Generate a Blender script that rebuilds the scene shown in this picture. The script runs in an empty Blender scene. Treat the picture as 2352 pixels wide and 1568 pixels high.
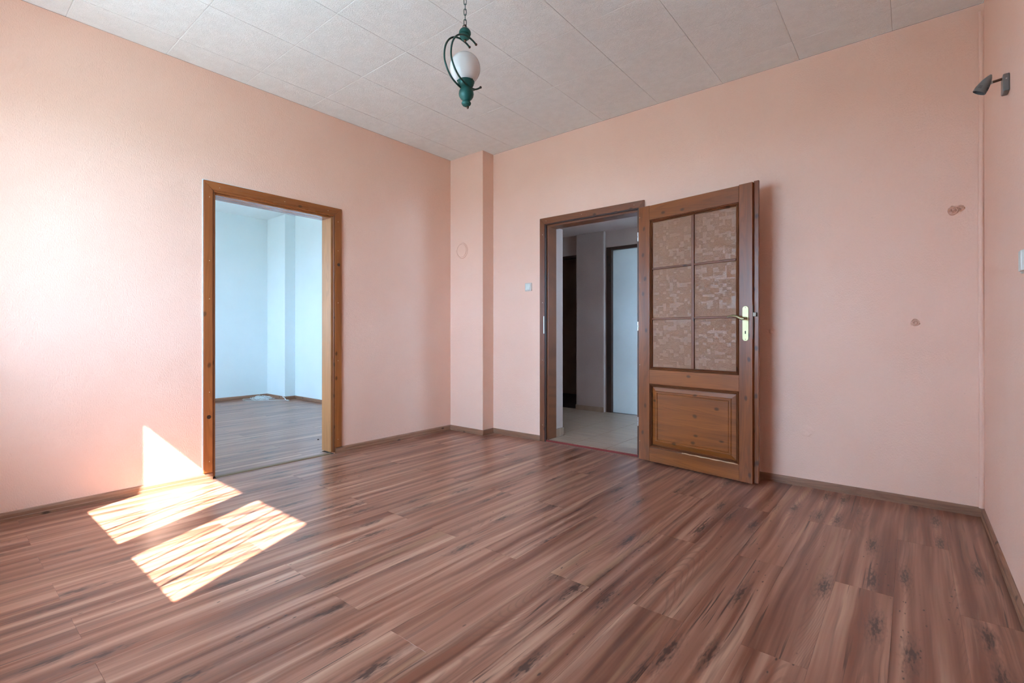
import bpy, bmesh, math, random
from mathutils import Vector, Matrix, noise as mnoise

random.seed(7)
scene = bpy.context.scene
COL = scene.collection
PI = math.pi

# ------------------------------------------------------------------ camera
cam_d = bpy.data.cameras.new('camera')
cam = bpy.data.objects.new('camera', cam_d)
COL.objects.link(cam)
cam.location = (3.857, -3.817, 1.033)
cam.rotation_euler = (math.radians(90.057), 0.0, math.radians(39.348))
cam_d.sensor_width = 36.0
cam_d.lens = 17.16
cam_d.shift_y = -19.0 / 2352.0
cam_d.clip_start = 0.02
scene.camera = cam

# ------------------------------------------------------------------ daylight
SUN_DIR = Vector((-0.49, 1.0, -1.09)).normalized()
world = bpy.data.worlds.new('sky')
scene.world = world
world.use_nodes = True
wn = world.node_tree
wn.nodes.clear()
bg = wn.nodes.new('ShaderNodeBackground')
bg.inputs['Color'].default_value = (0.43, 0.68, 1.0, 1.0)     # even clear blue sky
bg.inputs['Strength'].default_value = 9.8
wo = wn.nodes.new('ShaderNodeOutputWorld')
wn.links.new(bg.outputs[0], wo.inputs['Surface'])

sun_d = bpy.data.lights.new('sun', 'SUN')
sun_d.energy = 13.0
sun_d.color = (1.0, 0.97, 0.94)
sun_d.angle = math.radians(0.53)
sun = bpy.data.objects.new('sun', sun_d)
COL.objects.link(sun)
sun.rotation_euler = SUN_DIR.to_track_quat('-Z', 'Y').to_euler()
sun.location = (4, -12, 9)

scene.view_settings.view_transform = 'Standard'
scene.view_settings.look = 'None'
scene.view_settings.exposure = 2.1
scene.view_settings.gamma = 1.0
scene.view_settings.use_curve_mapping = False
scene.cycles.max_bounces = 8
scene.cycles.diffuse_bounces = 5
scene.cycles.glossy_bounces = 3
scene.cycles.transparent_max_bounces = 12
scene.cycles.sample_clamp_indirect = 6.0

# ------------------------------------------------------------------ room sizes (metres)
W, H = 4.17, 2.90            # room width along the back wall, height
YF = -4.05                   # inner face of the window wall
PW, PD = 0.475, 0.161        # corner pillar
OL0, OL1, OLZ = -2.485, -1.53, 2.055    # doorway in the left wall (y, y, z)
OR0, OR1, ORZ = 1.135, 2.105, 2.085     # doorway in the back wall (x, x, z)
SX0, SX1 = -4.33, -0.16      # side room
HY0, HY1, HZ = 0.30, 1.85, 2.36         # hallway


# ------------------------------------------------------------------ node helpers
class NT:
    def __init__(self, name):
        self.m = bpy.data.materials.new(name)
        self.m.use_nodes = True
        self.t = self.m.node_tree
        self.b = self.t.nodes['Principled BSDF']
        self.out = self.t.nodes['Material Output']

    def n(self, kind, **kw):
        nd = self.t.nodes.new('ShaderNode' + kind)
        for k, v in kw.items():
            setattr(nd, k, v)
        return nd

    def link(self, a, b):
        self.t.links.new(a, b)

    def put(self, sock, v):
        if hasattr(v, 'is_output'):
            self.link(v, sock)
        elif isinstance(v, (tuple, list)) and len(v) == 3 and sock.type == 'RGBA':
            sock.default_value = (*v, 1.0)
        else:
            sock.default_value = v

    def coord(self, kind='Object', random_shift=0.0):
        tc = self.n('TexCoord')
        o = tc.outputs[kind]
        if random_shift:
            oi = self.n('ObjectInfo')
            cm = self.n('CombineXYZ')
            a = self.math('MULTIPLY', oi.outputs['Random'], 61.7 * random_shift)
            b2 = self.math('MULTIPLY', oi.outputs['Random'], 173.3 * random_shift)
            c = self.math('MULTIPLY', oi.outputs['Random'], 29.9 * random_shift)
            self.link(a, cm.inputs[0]); self.link(b2, cm.inputs[1]); self.link(c, cm.inputs[2])
            add = self.n('VectorMath', operation='ADD')
            self.link(o, add.inputs[0]); self.link(cm.outputs[0], add.inputs[1])
            o = add.outputs[0]
        return o

    def scale(self, v, s):
        m = self.n('VectorMath', operation='MULTIPLY')
        self.link(v, m.inputs[0])
        m.inputs[1].default_value = s
        return m.outputs[0]

    def noise(self, v, scale=1.0, detail=3.0, rough=0.55, dist=0.0):
        nd = self.n('TexNoise')
        self.link(v, nd.inputs['Vector'])
        nd.inputs['Scale'].default_value = scale
        nd.inputs['Detail'].default_value = detail
        nd.inputs['Roughness'].default_value = rough
        nd.inputs['Distortion'].default_value = dist
        return nd.outputs['Fac']

    def voronoi(self, v, scale=1.0, feature='F1'):
        nd = self.n('TexVoronoi', feature=feature)
        self.link(v, nd.inputs['Vector'])
        nd.inputs['Scale'].default_value = scale
        return nd.outputs['Distance']

    def math(self, op, a, b=0.0, c=0.0):
        nd = self.n('Math', operation=op)
        for i, v in enumerate((a, b, c)):
            if i < len(nd.inputs):
                self.put(nd.inputs[i], v)
        return nd.outputs[0]

    def rng(self, v, a, b, c=0.0, d=1.0, smooth=True):
        nd = self.n('MapRange')
        nd.interpolation_type = 'SMOOTHSTEP' if smooth else 'LINEAR'
        self.link(v, nd.inputs['Value'])
        for k, x in zip(('From Min', 'From Max', 'To Min', 'To Max'), (a, b, c, d)):
            nd.inputs[k].default_value = x
        return nd.outputs['Result']

    def mix(self, fac, a, b, mode='MIX'):
        nd = self.n('Mix', data_type='RGBA', blend_type=mode)
        self.put(nd.inputs['Factor'], fac)
        self.put(nd.inputs[6], a)
        self.put(nd.inputs[7], b)
        return nd.outputs[2]

    def ramp(self, fac, stops):
        nd = self.n('ValToRGB')
        el = nd.color_ramp.elements
        while len(el) < len(stops):
            el.new(0.5)
        for e, (p, c) in zip(el, stops):
            e.position = p
            e.color = (*c, 1.0)
        self.link(fac, nd.inputs['Fac'])
        return nd.outputs['Color']

    def bump(self, h, strength=0.3, dist=0.01, prev=None):
        nd = self.n('Bump')
        nd.inputs['Strength'].default_value = strength
        nd.inputs['Distance'].default_value = dist
        self.link(h, nd.inputs['Height'])
        if prev is not None:
            self.link(prev, nd.inputs['Normal'])
        return nd.outputs['Normal']

    def fin(self, color=None, rough=None, normal=None, metal=None, spec=None, **kw):
        for k, v in (('Base Color', color), ('Roughness', rough), ('Normal', normal), ('Metallic', metal), ('Specular IOR Level', spec)):
            if v is not None:
                self.put(self.b.inputs[k], v)
        for k, v in kw.items():
            self.put(self.b.inputs[k], v)
        return self.m


def plain(name, color, rough=0.5, metal=0.0, spec=0.5, bump=0.0, bscale=80.0, **kw):
    t = NT(name)
    v = t.coord()
    f = t.noise(v, bscale * 0.3, 3)
    c = t.mix(t.rng(f, 0.3, 0.7), tuple(x * 0.93 for x in color), tuple(min(1, x * 1.05) for x in color))
    nrm = t.bump(t.noise(v, bscale, 4), bump, 0.004) if bump else None
    return t.fin(c, rough, nrm, metal, spec, **kw)


def plaster(name, color, color2, bump=0.55):
    t = NT(name)
    v = t.coord()
    big = t.noise(v, 1.7, 2, 0.6)
    col = t.mix(t.rng(big, 0.3, 0.72), color, color2)
    grain = t.noise(t.scale(v, (1.0, 1.0, 0.62)), 150, 2, 0.6)
    soft = t.noise(v, 34, 2, 0.55)
    h = t.math('ADD', grain, t.math('MULTIPLY', soft, 0.45))
    specks = t.rng(t.voronoi(v, 16), 0.035, 0.06, 1.0, 0.0)
    gate = t.rng(t.noise(v, 3.1, 2), 0.56, 0.66)
    col = t.mix(t.math('MULTIPLY', t.math('MULTIPLY', specks, gate), 0.35), col, tuple(x * 0.55 for x in color))
    return t.fin(col, 0.88, t.bump(h, bump, 0.004), spec=0.25)


def laminate(name):
    """Printed laminate board, grain along local Y; each board shifts its own print."""
    t = NT(name)
    v = t.coord('Object', 1.0)
    wnz = t.n('TexNoise', noise_dimensions='2D')
    t.link(t.scale(v, (3.0, 0.9, 1.0)), wnz.inputs['Vector'])
    wnz.inputs['Scale'].default_value = 2.0
    wnz.inputs['Detail'].default_value = 1.0
    vw = t.n('VectorMath', operation='MULTIPLY_ADD')
    t.link(wnz.outputs['Color'], vw.inputs[0])
    vw.inputs[1].default_value = (0.026, 0.10, 0.0)
    t.link(v, vw.inputs[2])
    vw = vw.outputs[0]
    def nz(vec, sc, detail=2.0, rough=0.5, d2=True):
        nd = t.n('TexNoise', noise_dimensions='2D')
        t.link(t.scale(vec, sc), nd.inputs['Vector'])
        nd.inputs['Scale'].default_value = 1.0
        nd.inputs['Detail'].default_value = detail
        nd.inputs['Roughness'].default_value = rough
        return nd
    n1 = nz(vw, (19, 0.55, 1), 3.0, 0.5)
    sp1 = t.n('SeparateColor'); t.link(n1.outputs['Color'], sp1.inputs[0])
    base = t.ramp(sp1.outputs[0], [(0.28, (0.165, 0.057, 0.033)), (0.41, (0.262, 0.107, 0.064)), (0.50, (0.338, 0.152, 0.095)),
                                   (0.59, (0.410, 0.200, 0.131)), (0.74, (0.56, 0.325, 0.216))])
    red = t.rng(sp1.outputs[1], 0.55, 0.74)
    base = t.mix(t.math('MULTIPLY', red, 0.62), base, (0.255, 0.082, 0.042))
    och = t.rng(sp1.outputs[2], 0.58, 0.74)
    base = t.mix(t.math('MULTIPLY', och, 0.45), base, (0.43, 0.25, 0.14))
    # pale sap streaks and smoky patches
    n2 = nz(vw, (21, 0.8, 1), 3.0, 0.6)
    sp2 = t.n('SeparateColor'); t.link(n2.outputs['Color'], sp2.inputs[0])
    base = t.mix(t.math('MULTIPLY', t.rng(sp2.outputs[0], 0.60, 0.74), 0.40), base, (0.55, 0.34, 0.24))
    base = t.mix(t.math('MULTIPLY', t.rng(sp2.outputs[1], 0.57, 0.72), 0.55), base, (0.150, 0.070, 0.050))
    # growth rings: contour lines of a stretched field
    field = nz(vw, (6.0, 0.55, 1), 0.0)
    rings = t.math('SINE', t.math('MULTIPLY', field.outputs['Fac'], 190.0))
    n3 = nz(v, (7, 0.9, 1), 1.0)
    sp3 = t.n('SeparateColor'); t.link(n3.outputs['Color'], sp3.inputs[0])
    base = t.mix(t.math('MULTIPLY', t.math('MULTIPLY', t.rng(rings, 0.2, 1.0), t.rng(sp3.outputs[0], 0.50, 0.64)), 0.34), base, (0.165, 0.075, 0.050))
    # fibre and long cracks
    fib = nz(v, (240, 5.0, 1), 2.0, 0.6).outputs['Fac']
    base = t.mix(t.math('MULTIPLY', t.rng(fib, 0.50, 0.78), 0.11), base, (0.16, 0.070, 0.050))
    cr = nz(vw, (78, 1.3, 1), 2.0, 0.6).outputs['Fac']
    base = t.mix(t.math('MULTIPLY', t.math('MULTIPLY', t.rng(cr, 0.63, 0.70), t.rng(sp3.outputs[1], 0.52, 0.64)), 0.85), base, (0.062, 0.030, 0.024))
    # knots with dark flames, pin knots
    kv = t.n('TexVoronoi', voronoi_dimensions='2D')
    t.link(t.scale(vw, (9.5, 2.0, 1)), kv.inputs['Vector']); kv.inputs['Scale'].default_value = 1.0
    kd = t.math('ADD', kv.outputs['Distance'], t.math('MULTIPLY', t.math('SUBTRACT', nz(v, (130, 28, 1), 2.0).outputs['Fac'], 0.5), 0.45))
    sep = t.n('SeparateXYZ'); t.link(kv.outputs['Color'], sep.inputs[0])
    kon = t.math('GREATER_THAN', sep.outputs[0], 0.66)
    base = t.mix(t.math('MULTIPLY', t.rng(kd, 0.08, 0.36, 0.55, 0.0), kon), base, (0.120, 0.062, 0.046))
    base = t.mix(t.math('MULTIPLY', t.rng(kd, 0.03, 0.15, 0.85, 0.0), kon), base, (0.060, 0.030, 0.023))
    pv = t.n('TexVoronoi', voronoi_dimensions='2D')
    t.link(t.scale(vw, (21, 9, 1)), pv.inputs['Vector']); pv.inputs['Scale'].default_value = 1.0
    base = t.mix(t.math('MULTIPLY', t.math('MULTIPLY', t.rng(t.math('ADD', pv.outputs['Distance'], t.math('MULTIPLY', cr, 0.12)), 0.085, 0.145, 1.0, 0.0), t.rng(sp3.outputs[2], 0.60, 0.66)), 0.85), base, (0.06, 0.028, 0.022))
    oi = t.n('ObjectInfo')
    base = t.mix(1.0, base, t.ramp(oi.outputs['Random'], [(0.0, (0.93, 0.92, 0.91)), (0.5, (1.0, 1.0, 1.0)), (1.0, (1.06, 1.04, 1.02))]), 'MULTIPLY')
    return t.fin(base, 0.28, None, spec=0.48)


def pine(name, axis, light, dark, rough=0.38, knots=True, gloss=0.5, thin='y'):
    """Stained varnished pine, grain along the given local axis."""
    t = NT(name)
    v = t.coord('Object', 0.37)
    s = [1.0, 1.0, 1.0]
    def st(a, b):
        q = [a, a, a]; q['xyz'.index(axis)] = b
        q['xyz'.index(thin)] = a * 0.02
        return tuple(q)
    warp = t.n('VectorMath', operation='ADD')
    wnz = t.n('TexNoise'); t.link(t.scale(v, st(6, 1.5)), wnz.inputs['Vector']); wnz.inputs['Scale'].default_value = 1.0
    ws = t.n('VectorMath', operation='MULTIPLY'); t.link(wnz.outputs['Color'], ws.inputs[0]); ws.inputs[1].default_value = tuple(0.0 if c == thin else 0.05 for c in 'xyz')
    t.link(v, warp.inputs[0]); t.link(ws.outputs[0], warp.inputs[1])
    vw = warp.outputs[0]
    tone = t.noise(t.scale(vw, st(16, 0.9)), 1.0, 3, 0.5)
    c = t.mix(t.rng(tone, 0.25, 0.75), dark, light)
    ring = t.math('SINE', t.math('MULTIPLY', t.noise(t.scale(vw, st(9, 0.5)), 1.0, 1), 150.0))
    c = t.mix(t.math('MULTIPLY', t.rng(ring, 0.0, 1.0), 0.28), c, tuple(x * 0.62 for x in dark))
    fib = t.noise(t.scale(v, st(260, 7)), 1.0, 2)
    c = t.mix(t.math('MULTIPLY', t.rng(fib, 0.5, 0.8), 0.25), c, tuple(x * 0.5 for x in dark))
    if knots:
        sx = t.n('SeparateXYZ'); t.link(t.scale(vw, st(9.0, 5.5)), sx.inputs[0])
        cb = t.n('CombineXYZ')
        for i_, ch_ in enumerate([k_ for k_ in 'xyz' if k_ != thin]):
            t.link(sx.outputs['xyz'.index(ch_)], cb.inputs[i_])
        kv = t.n('TexVoronoi', voronoi_dimensions='2D'); t.link(cb.outputs[0], kv.inputs['Vector']); kv.inputs['Scale'].default_value = 1.0
        sep = t.n('SeparateXYZ'); t.link(kv.outputs['Color'], sep.inputs[0])
        on = t.math('GREATER_THAN', sep.outputs[0], 0.62)
        c = t.mix(t.math('MULTIPLY', t.rng(kv.outputs['Distance'], 0.04, 0.14, 0.85, 0.0), on), c, tuple(x * 0.30 for x in dark))
    return t.fin(c, t.rng(fib, 0.3, 0.8, rough - 0.04, rough + 0.08), t.bump(fib, 0.08, 0.001), spec=gloss)


M = {}
M['peach'] = plaster('peach plaster', (0.90, 0.575, 0.435), (0.915, 0.60, 0.46))
M['side_paint'] = plaster('pale blue plaster', (0.80, 0.865, 0.86), (0.83, 0.89, 0.885), 0.2)
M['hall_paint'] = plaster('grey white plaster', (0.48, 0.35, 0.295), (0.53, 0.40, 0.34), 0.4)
M['hall_white'] = plain('white lacquer', (0.76, 0.78, 0.75), 0.5, bump=0.02, bscale=5.0)
M['laminate'] = laminate('walnut laminate')
M['screed'] = plain('grey screed', (0.10, 0.08, 0.07), 0.9)
M['case_v'] = pine('orange pine upright', 'z', (0.40, 0.130, 0.034), (0.27, 0.080, 0.022), 0.36, thin='x')
M['case_y'] = pine('orange pine lintel', 'y', (0.36, 0.115, 0.030), (0.24, 0.070, 0.020), 0.30, thin='x')
M['line_v'] = pine('honey pine lining', 'z', (0.46, 0.200, 0.070), (0.36, 0.150, 0.050), 0.42, False, thin='y')
M['line_y'] = pine('honey pine soffit', 'y', (0.40, 0.140, 0.040), (0.30, 0.100, 0.030), 0.12, False, 0.9, thin='z')
M['brown_v'] = pine('brown pine upright', 'z', (0.225, 0.072, 0.025), (0.145, 0.044, 0.015), 0.36)
M['brown_x'] = pine('brown pine rail', 'x', (0.225, 0.072, 0.025), (0.145, 0.044, 0.015), 0.36)
M['door_v'] = pine('door pine stile', 'z', (0.29, 0.080, 0.015), (0.180, 0.047, 0.009), 0.32)
M['door_x'] = pine('door pine rail', 'x', (0.315, 0.090, 0.015), (0.200, 0.055, 0.010), 0.33)
M['dark_v'] = pine('dark stained pine', 'z', (0.055, 0.022, 0.013), (0.035, 0.014, 0.009), 0.4)
M['dark_x'] = pine('dark stained pine rail', 'x', (0.055, 0.022, 0.013), (0.035, 0.014, 0.009), 0.4)
M['base_y'] = pine('skirting board long', 'y', (0.40, 0.205, 0.120), (0.24, 0.115, 0.066), 0.5, thin='x')
M['base_x'] = pine('skirting board cross', 'x', (0.40, 0.205, 0.120), (0.24, 0.115, 0.066), 0.5)
M['raw_wood'] = plain('bare pale wood', (0.62, 0.42, 0.25), 0.7)
M['nail'] = plain('pale nail head', (0.75, 0.62, 0.48), 0.5)
M['strip'] = pine('olive brown strip', 'y', (0.235, 0.155, 0.085), (0.165, 0.105, 0.058), 0.4, False, thin='z')
M['red_paint'] = plain('dark red paint', (0.20, 0.020, 0.016), 0.45, bump=0.2)
M['brass'] = plain('pale brass', (0.50, 0.44, 0.24), 0.46, 1.0)
M['steel'] = plain('dull steel', (0.62, 0.63, 0.62), 0.35, 1.0)
M['dark_metal'] = plain('dark lock metal', (0.16, 0.12, 0.09), 0.4, 1.0)
M['black'] = plain('black hole', (0.012, 0.011, 0.010), 0.8)
M['white_plastic'] = plain('white plastic', (0.74, 0.77, 0.70), 0.35)
M['cream_plastic'] = plain('cream plastic', (0.66, 0.58, 0.50), 0.4)
M['white_frame'] = plain('white window paint', (0.80, 0.80, 0.78), 0.4)
M['green'] = plain('dark teal enamel', (0.010, 0.105, 0.090), 0.42, 0.15, bump=0.05)
M['green2'] = plain('antiqued teal tube', (0.022, 0.085, 0.070), 0.40, 0.2)
M['bronze'] = plain('brown bronze', (0.11, 0.060, 0.038), 0.4, 0.6)
M['grey_metal'] = plain('grey enamelled metal', (0.19, 0.205, 0.20), 0.28, 0.5)
M['cable'] = plain('white cable', (0.80, 0.85, 0.84), 0.4)
M['facade'] = plain('outdoor ground', (0.20, 0.27, 0.25), 0.9)
M['net'] = plain('white net cloth', (0.78, 0.78, 0.76), 0.9)


def tile_mat():
    t = NT('embossed ceiling tile')
    v = t.coord('Object', 0.7)
    a = t.noise(v, 34, 2, 0.5, 2.4)
    worm = t.math('ABSOLUTE', t.math('SUBTRACT', a, 0.5))
    ridge = t.rng(worm, 0.0, 0.075, 1.0, 0.0)
    soft = t.noise(v, 15, 3)
    h = t.math('ADD', ridge, t.math('MULTIPLY', soft, 0.7))
    c = t.mix(t.rng(soft, 0.3, 0.7), (0.84, 0.83, 0.79), (0.88, 0.87, 0.83))
    return t.fin(c, 0.75, t.bump(h, 0.5, 0.003), spec=0.3)


M['tile'] = tile_mat()


def hall_tile_mat():
    t = NT('wood look floor tile')
    v = t.coord('Object', 0.9)
    f = t.noise(t.scale(v, (3.0, 40, 1)), 1.0, 4)
    c = t.mix(t.rng(f, 0.3, 0.7), (0.32, 0.205, 0.135), (0.42, 0.285, 0.195))
    return t.fin(c, 0.30, t.bump(f, 0.05, 0.001))


M['hall_tile'] = hall_tile_mat()


def obscured_glass():
    """Patterned door glass: overlapping small rectangles, some stippled, some plain."""
    t = NT('patterned door glass')
    v = t.coord()
    def cells(sx, sz, ox):
        ad = t.n('VectorMath', operation='ADD'); t.link(v, ad.inputs[0]); ad.inputs[1].default_value = (ox, 0, ox * 1.7)
        sn = t.n('VectorMath', operation='SNAP'); t.link(ad.outputs[0], sn.inputs[0]); sn.inputs[1].default_value = (sx, 1.0, sz)
        w = t.n('TexWhiteNoise', noise_dimensions='3D'); t.link(sn.outputs[0], w.inputs['Vector'])
        return w.outputs['Value']
    c1 = t.math('GREATER_THAN', cells(0.030, 0.022, 0.0), 0.55)
    c2 = t.math('GREATER_THAN', cells(0.045, 0.030, 0.011), 0.62)
    cell = t.math('MAXIMUM', c1, c2)
    stip = t.noise(v, 520, 1, 0.5)
    fine = t.noise(v, 190, 1, 0.5)
    h = t.math('ADD', t.math('MULTIPLY', stip, t.rng(cell, 0, 1, 0.35, 1.3)), t.math('MULTIPLY', fine, 0.5))
    nrm = t.bump(h, 1.0, 0.0016)
    t.fin((0.42, 0.205, 0.110), 0.15, nrm, spec=0.6)
    t.put(t.b.inputs['Transmission Weight'], 0.25)
    t.put(t.b.inputs['IOR'], 1.45)
    return t.m


M['door_glass'] = obscured_glass()


def window_glass():
    t = NT('clear window glass')
    tr = t.n('BsdfTransparent'); tr.inputs[0].default_value = (0.94, 0.96, 0.96, 1)
    gl = t.n('BsdfGlossy'); gl.inputs['Roughness'].default_value = 0.02
    mx = t.n('MixShader'); mx.inputs[0].default_value = 0.06
    t.link(tr.outputs[0], mx.inputs[1]); t.link(gl.outputs[0], mx.inputs[2])
    t.link(mx.outputs[0], t.out.inputs['Surface'])
    return t.m


M['window_glass'] = window_glass()


def globe_mat():
    t = NT('opal glass globe')
    v = t.coord()
    t.fin((0.80, 0.78, 0.76), 0.16, None, spec=0.5)
    t.put(t.b.inputs['Subsurface Weight'], 0.25)
    t.put(t.b.inputs['Subsurface Radius'], (0.03, 0.03, 0.03))
    t.put(t.b.inputs['Subsurface Scale'], 0.6)
    return t.m


M['globe'] = globe_mat()


# ------------------------------------------------------------------ mesh helpers
def link(name, me, mat=None, parent=None, loc=None):
    o = bpy.data.objects.new(name, me)
    COL.objects.link(o)
    if mat is not None and not me.materials:
        me.materials.append(M[mat] if isinstance(mat, str) else mat)
    if parent is not None:
        o.parent = parent
    if loc is not None:
        o.location = loc
    return o


def tag(o, label, cat=None, kind=None, group=None):
    o['label'] = label
    if cat:
        o['category'] = cat
    if kind:
        o['kind'] = kind
    if group:
        o['group'] = group
    return o


def empty(name, loc=(0, 0, 0), rz=0.0):
    o = bpy.data.objects.new(name, None)
    o.empty_display_size = 0.1
    COL.objects.link(o)
    o.location = loc
    o.rotation_euler = (0, 0, rz)
    return o


def finish(bm, name, smooth=False):
    bmesh.ops.recalc_face_normals(bm, faces=bm.faces)
    me = bpy.data.meshes.new(name)
    bm.to_mesh(me)
    bm.free()
    if smooth:
        for p in me.polygons:
            p.use_smooth = True
        try:
            me.set_sharp_from_angle(angle=math.radians(40))
        except Exception:
            pass
    return me


def add_box(bm, x0, x1, y0, y1, z0, z1):
    vs = [bm.verts.new((x, y, z)) for z in (z0, z1) for y in (y0, y1) for x in (x0, x1)]
    for f in ((0, 1, 3, 2), (4, 6, 7, 5), (0, 4, 5, 1), (2, 3, 7, 6), (0, 2, 6, 4), (1, 5, 7, 3)):
        bm.faces.new([vs[i] for i in f])
    return vs


def boxes(name, lst, mat, parent=None, bevel=0.0):
    bm = bmesh.new()
    for b in lst:
        add_box(bm, *b)
    if bevel:
        bmesh.ops.bevel(bm, geom=list(bm.edges), offset=bevel, segments=2, affect='EDGES', profile=0.6)
    return link(name, finish(bm, name), mat, parent)


def box(name, b, mat, parent=None, bevel=0.0):
    return boxes(name, [b], mat, parent, bevel)


def lathe_mesh(name, prof, seg=40, cap=True):
    bm = bmesh.new()
    rings = []
    for r, z in prof:
        if r < 1e-6:
            rings.append([bm.verts.new((0, 0, z))])
        else:
            rings.append([bm.verts.new((r * math.cos(2 * PI * k / seg), r * math.sin(2 * PI * k / seg), z)) for k in range(seg)])
    for a, b in zip(rings[:-1], rings[1:]):
        for k in range(seg):
            k2 = (k + 1) % seg
            if len(a) == 1 and len(b) == 1:
                continue
            if len(a) == 1:
                bm.faces.new((a[0], b[k2], b[k]))
            elif len(b) == 1:
                bm.faces.new((a[k], a[k2], b[0]))
            else:
                bm.faces.new((a[k], a[k2], b[k2], b[k]))
    return finish(bm, name, True)


def catmull(pts, n=8, closed=False):
    P = [Vector(p) for p in pts]
    out = []
    m = len(P)
    rng = range(m) if closed else range(m - 1)
    for i in rng:
        p0 = P[(i - 1) % m] if (closed or i > 0) else P[0] * 2 - P[1]
        p1 = P[i]; p2 = P[(i + 1) % m]
        p3 = P[(i + 2) % m] if (closed or i + 2 < m) else P[-1] * 2 - P[-2]
        for k in range(n):
            t = k / n
            out.append(0.5 * ((2 * p1) + (p2 - p0) * t + (2 * p0 - 5 * p1 + 4 * p2 - p3) * t * t + (3 * p1 - p0 - 3 * p2 + p3) * t ** 3))
    if not closed:
        out.append(P[-1])
    return out


def add_tube(bm, pts, rad, seg=8, closed=False, flat=1.0):
    P = [Vector(p) for p in pts]
    m = len(P)
    rings = []
    up = None
    for i in range(m):
        a = P[(i - 1) % m] if (closed or i > 0) else P[i]
        b = P[(i + 1) % m] if (closed or i < m - 1) else P[i]
        t = (b - a).normalized()
        if up is None:
            up = t.orthogonal().normalized()
        up = (up - t * up.dot(t))
        up = up.normalized() if up.length > 1e-6 else t.orthogonal().normalized()
        s = t.cross(up)
        r = rad(i / max(1, m - 1)) if callable(rad) else rad
        rings.append([bm.verts.new(P[i] + (up * math.cos(2 * PI * k / seg) + s * (flat * math.sin(2 * PI * k / seg))) * r) for k in range(seg)])
    pairs = list(zip(rings[:-1], rings[1:]))
    if closed:
        pairs.append((rings[-1], rings[0]))
    for a, b in pairs:
        for k in range(seg):
            k2 = (k + 1) % seg
            bm.faces.new((a[k], a[k2], b[k2], b[k]))
    if not closed:
        bm.faces.new(list(reversed(rings[0])))
        bm.faces.new(rings[-1])


def tube(name, pts, rad, mat, parent=None, seg=8, closed=False, flat=1.0):
    bm = bmesh.new()
    add_tube(bm, pts, rad, seg, closed, flat)
    return link(name, finish(bm, name, True), mat, parent)


def prism(name, prof, a, b, out, mat, parent=None):
    """Extrude the (out, up) profile from point a to point b along the floor."""
    a, b, out = Vector(a), Vector(b), Vector(out)
    bm = bmesh.new()
    ra = [bm.verts.new(a + out * p + Vector((0, 0, q))) for p, q in prof]
    rb = [bm.verts.new(b + out * p + Vector((0, 0, q))) for p, q in prof]
    n = len(prof)
    for k in range(n):
        k2 = (k + 1) % n
        bm.faces.new((ra[k], ra[k2], rb[k2], rb[k]))
    bm.faces.new(list(reversed(ra)))
    bm.faces.new(rb)
    return link(name, finish(bm, name), mat, parent)


def rounded_rect(w, h, r, n=6):
    pts = []
    for cx, cy, a0 in ((w / 2 - r, h / 2 - r, 0), (-w / 2 + r, h / 2 - r, PI / 2), (-w / 2 + r, -h / 2 + r, PI), (w / 2 - r, -h / 2 + r, 1.5 * PI)):
        for k in range(n + 1):
            a = a0 + PI / 2 * k / n
            pts.append((cx + r * math.cos(a), cy + r * math.sin(a)))
    return pts


def slab(name, outline, depth, mat, parent=None, inset=0.0015):
    """Outline in local x/z, back at y = 0, front at y = -depth, with a rounded front edge."""
    bm = bmesh.new()
    n = len(outline)
    cx = sum(p[0] for p in outline) / n
    cz = sum(p[1] for p in outline) / n
    def ring(y, d):
        res = []
        for x, z in outline:
            v = Vector((x - cx, z - cz))
            L = v.length
            f = (L - d) / L if L > 0 else 1
            res.append(bm.verts.new((cx + v.x * f, y, cz + v.y * f)))
        return res
    rs = [ring(0, 0), ring(-depth + inset, 0), ring(-depth, inset)]
    for a, b in zip(rs[:-1], rs[1:]):
        for k in range(n):
            k2 = (k + 1) % n
            bm.faces.new((a[k], a[k2], b[k2], b[k]))
    bm.faces.new(rs[-1]); bm.faces.new(rs[0])
    return link(name, finish(bm, name), mat, parent)


# ------------------------------------------------------------------ room shell
WT = 0.50   # window wall depth
def wall(name, lst, mat, label):
    return tag(boxes(name, lst, mat), label, None, 'structure')


def holed(axis, a0, a1, t0, t1, z1, holes):
    """Boxes of a wall with openings; axis 'x' or 'y' is the run, t the thickness."""
    out = []
    def put(r0, r1, z0, zz):
        if r1 - r0 > 1e-4 and zz - z0 > 1e-4:
            out.append((r0, r1, t0, t1, z0, zz) if axis == 'x' else (t0, t1, r0, r1, z0, zz))
    cur = a0
    for h0, h1, hz0, hz1 in sorted(holes):
        put(cur, h0, 0, z1)
        put(h0, h1, 0, hz0)
        put(h0, h1, hz1, z1)
        cur = h1
    put(cur, a1, 0, z1)
    return out


wall_left = wall('wall_left', holed('y', YF, 0.0, -0.08, 0.0, H, [(OL0, OL1, 0, OLZ)]), 'peach', 'peach plastered wall with an open doorway to the bluish side room')
wall_back = wall('wall_back', holed('x', -0.16, W + 0.15, 0.0, 0.15, H, [(OR0, OR1, 0, ORZ)]), 'peach', 'peach plastered wall with the hallway doorway and glazed door')
wall_right = wall('wall_right', [(W, W + 0.15, YF - WT, 0.0, 0, H)], 'peach', 'peach plastered wall carrying the small grey spotlight')
wall_pillar = wall('wall_pillar', [(0.0, PW, -PD, 0.0, 0, H)], 'peach', 'shallow peach plastered pillar in the room corner')

# windows: main room (sun patches come through it), side room, hallway end
WX0, WX1, WZ0, WZ1 = 0.572, 2.36, 0.935, 2.255
VX0, VX1, VZ0, VZ1 = -3.10, -1.45, 0.88, 2.2
wall_front = wall('wall_front', holed('x', SX0 - 0.15, W, YF - WT, YF, H, [(WX0, WX1, WZ0, WZ1), (VX0, VX1, VZ0, VZ1)]), 'peach', 'thick outer wall holding the windows of both rooms')

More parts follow.
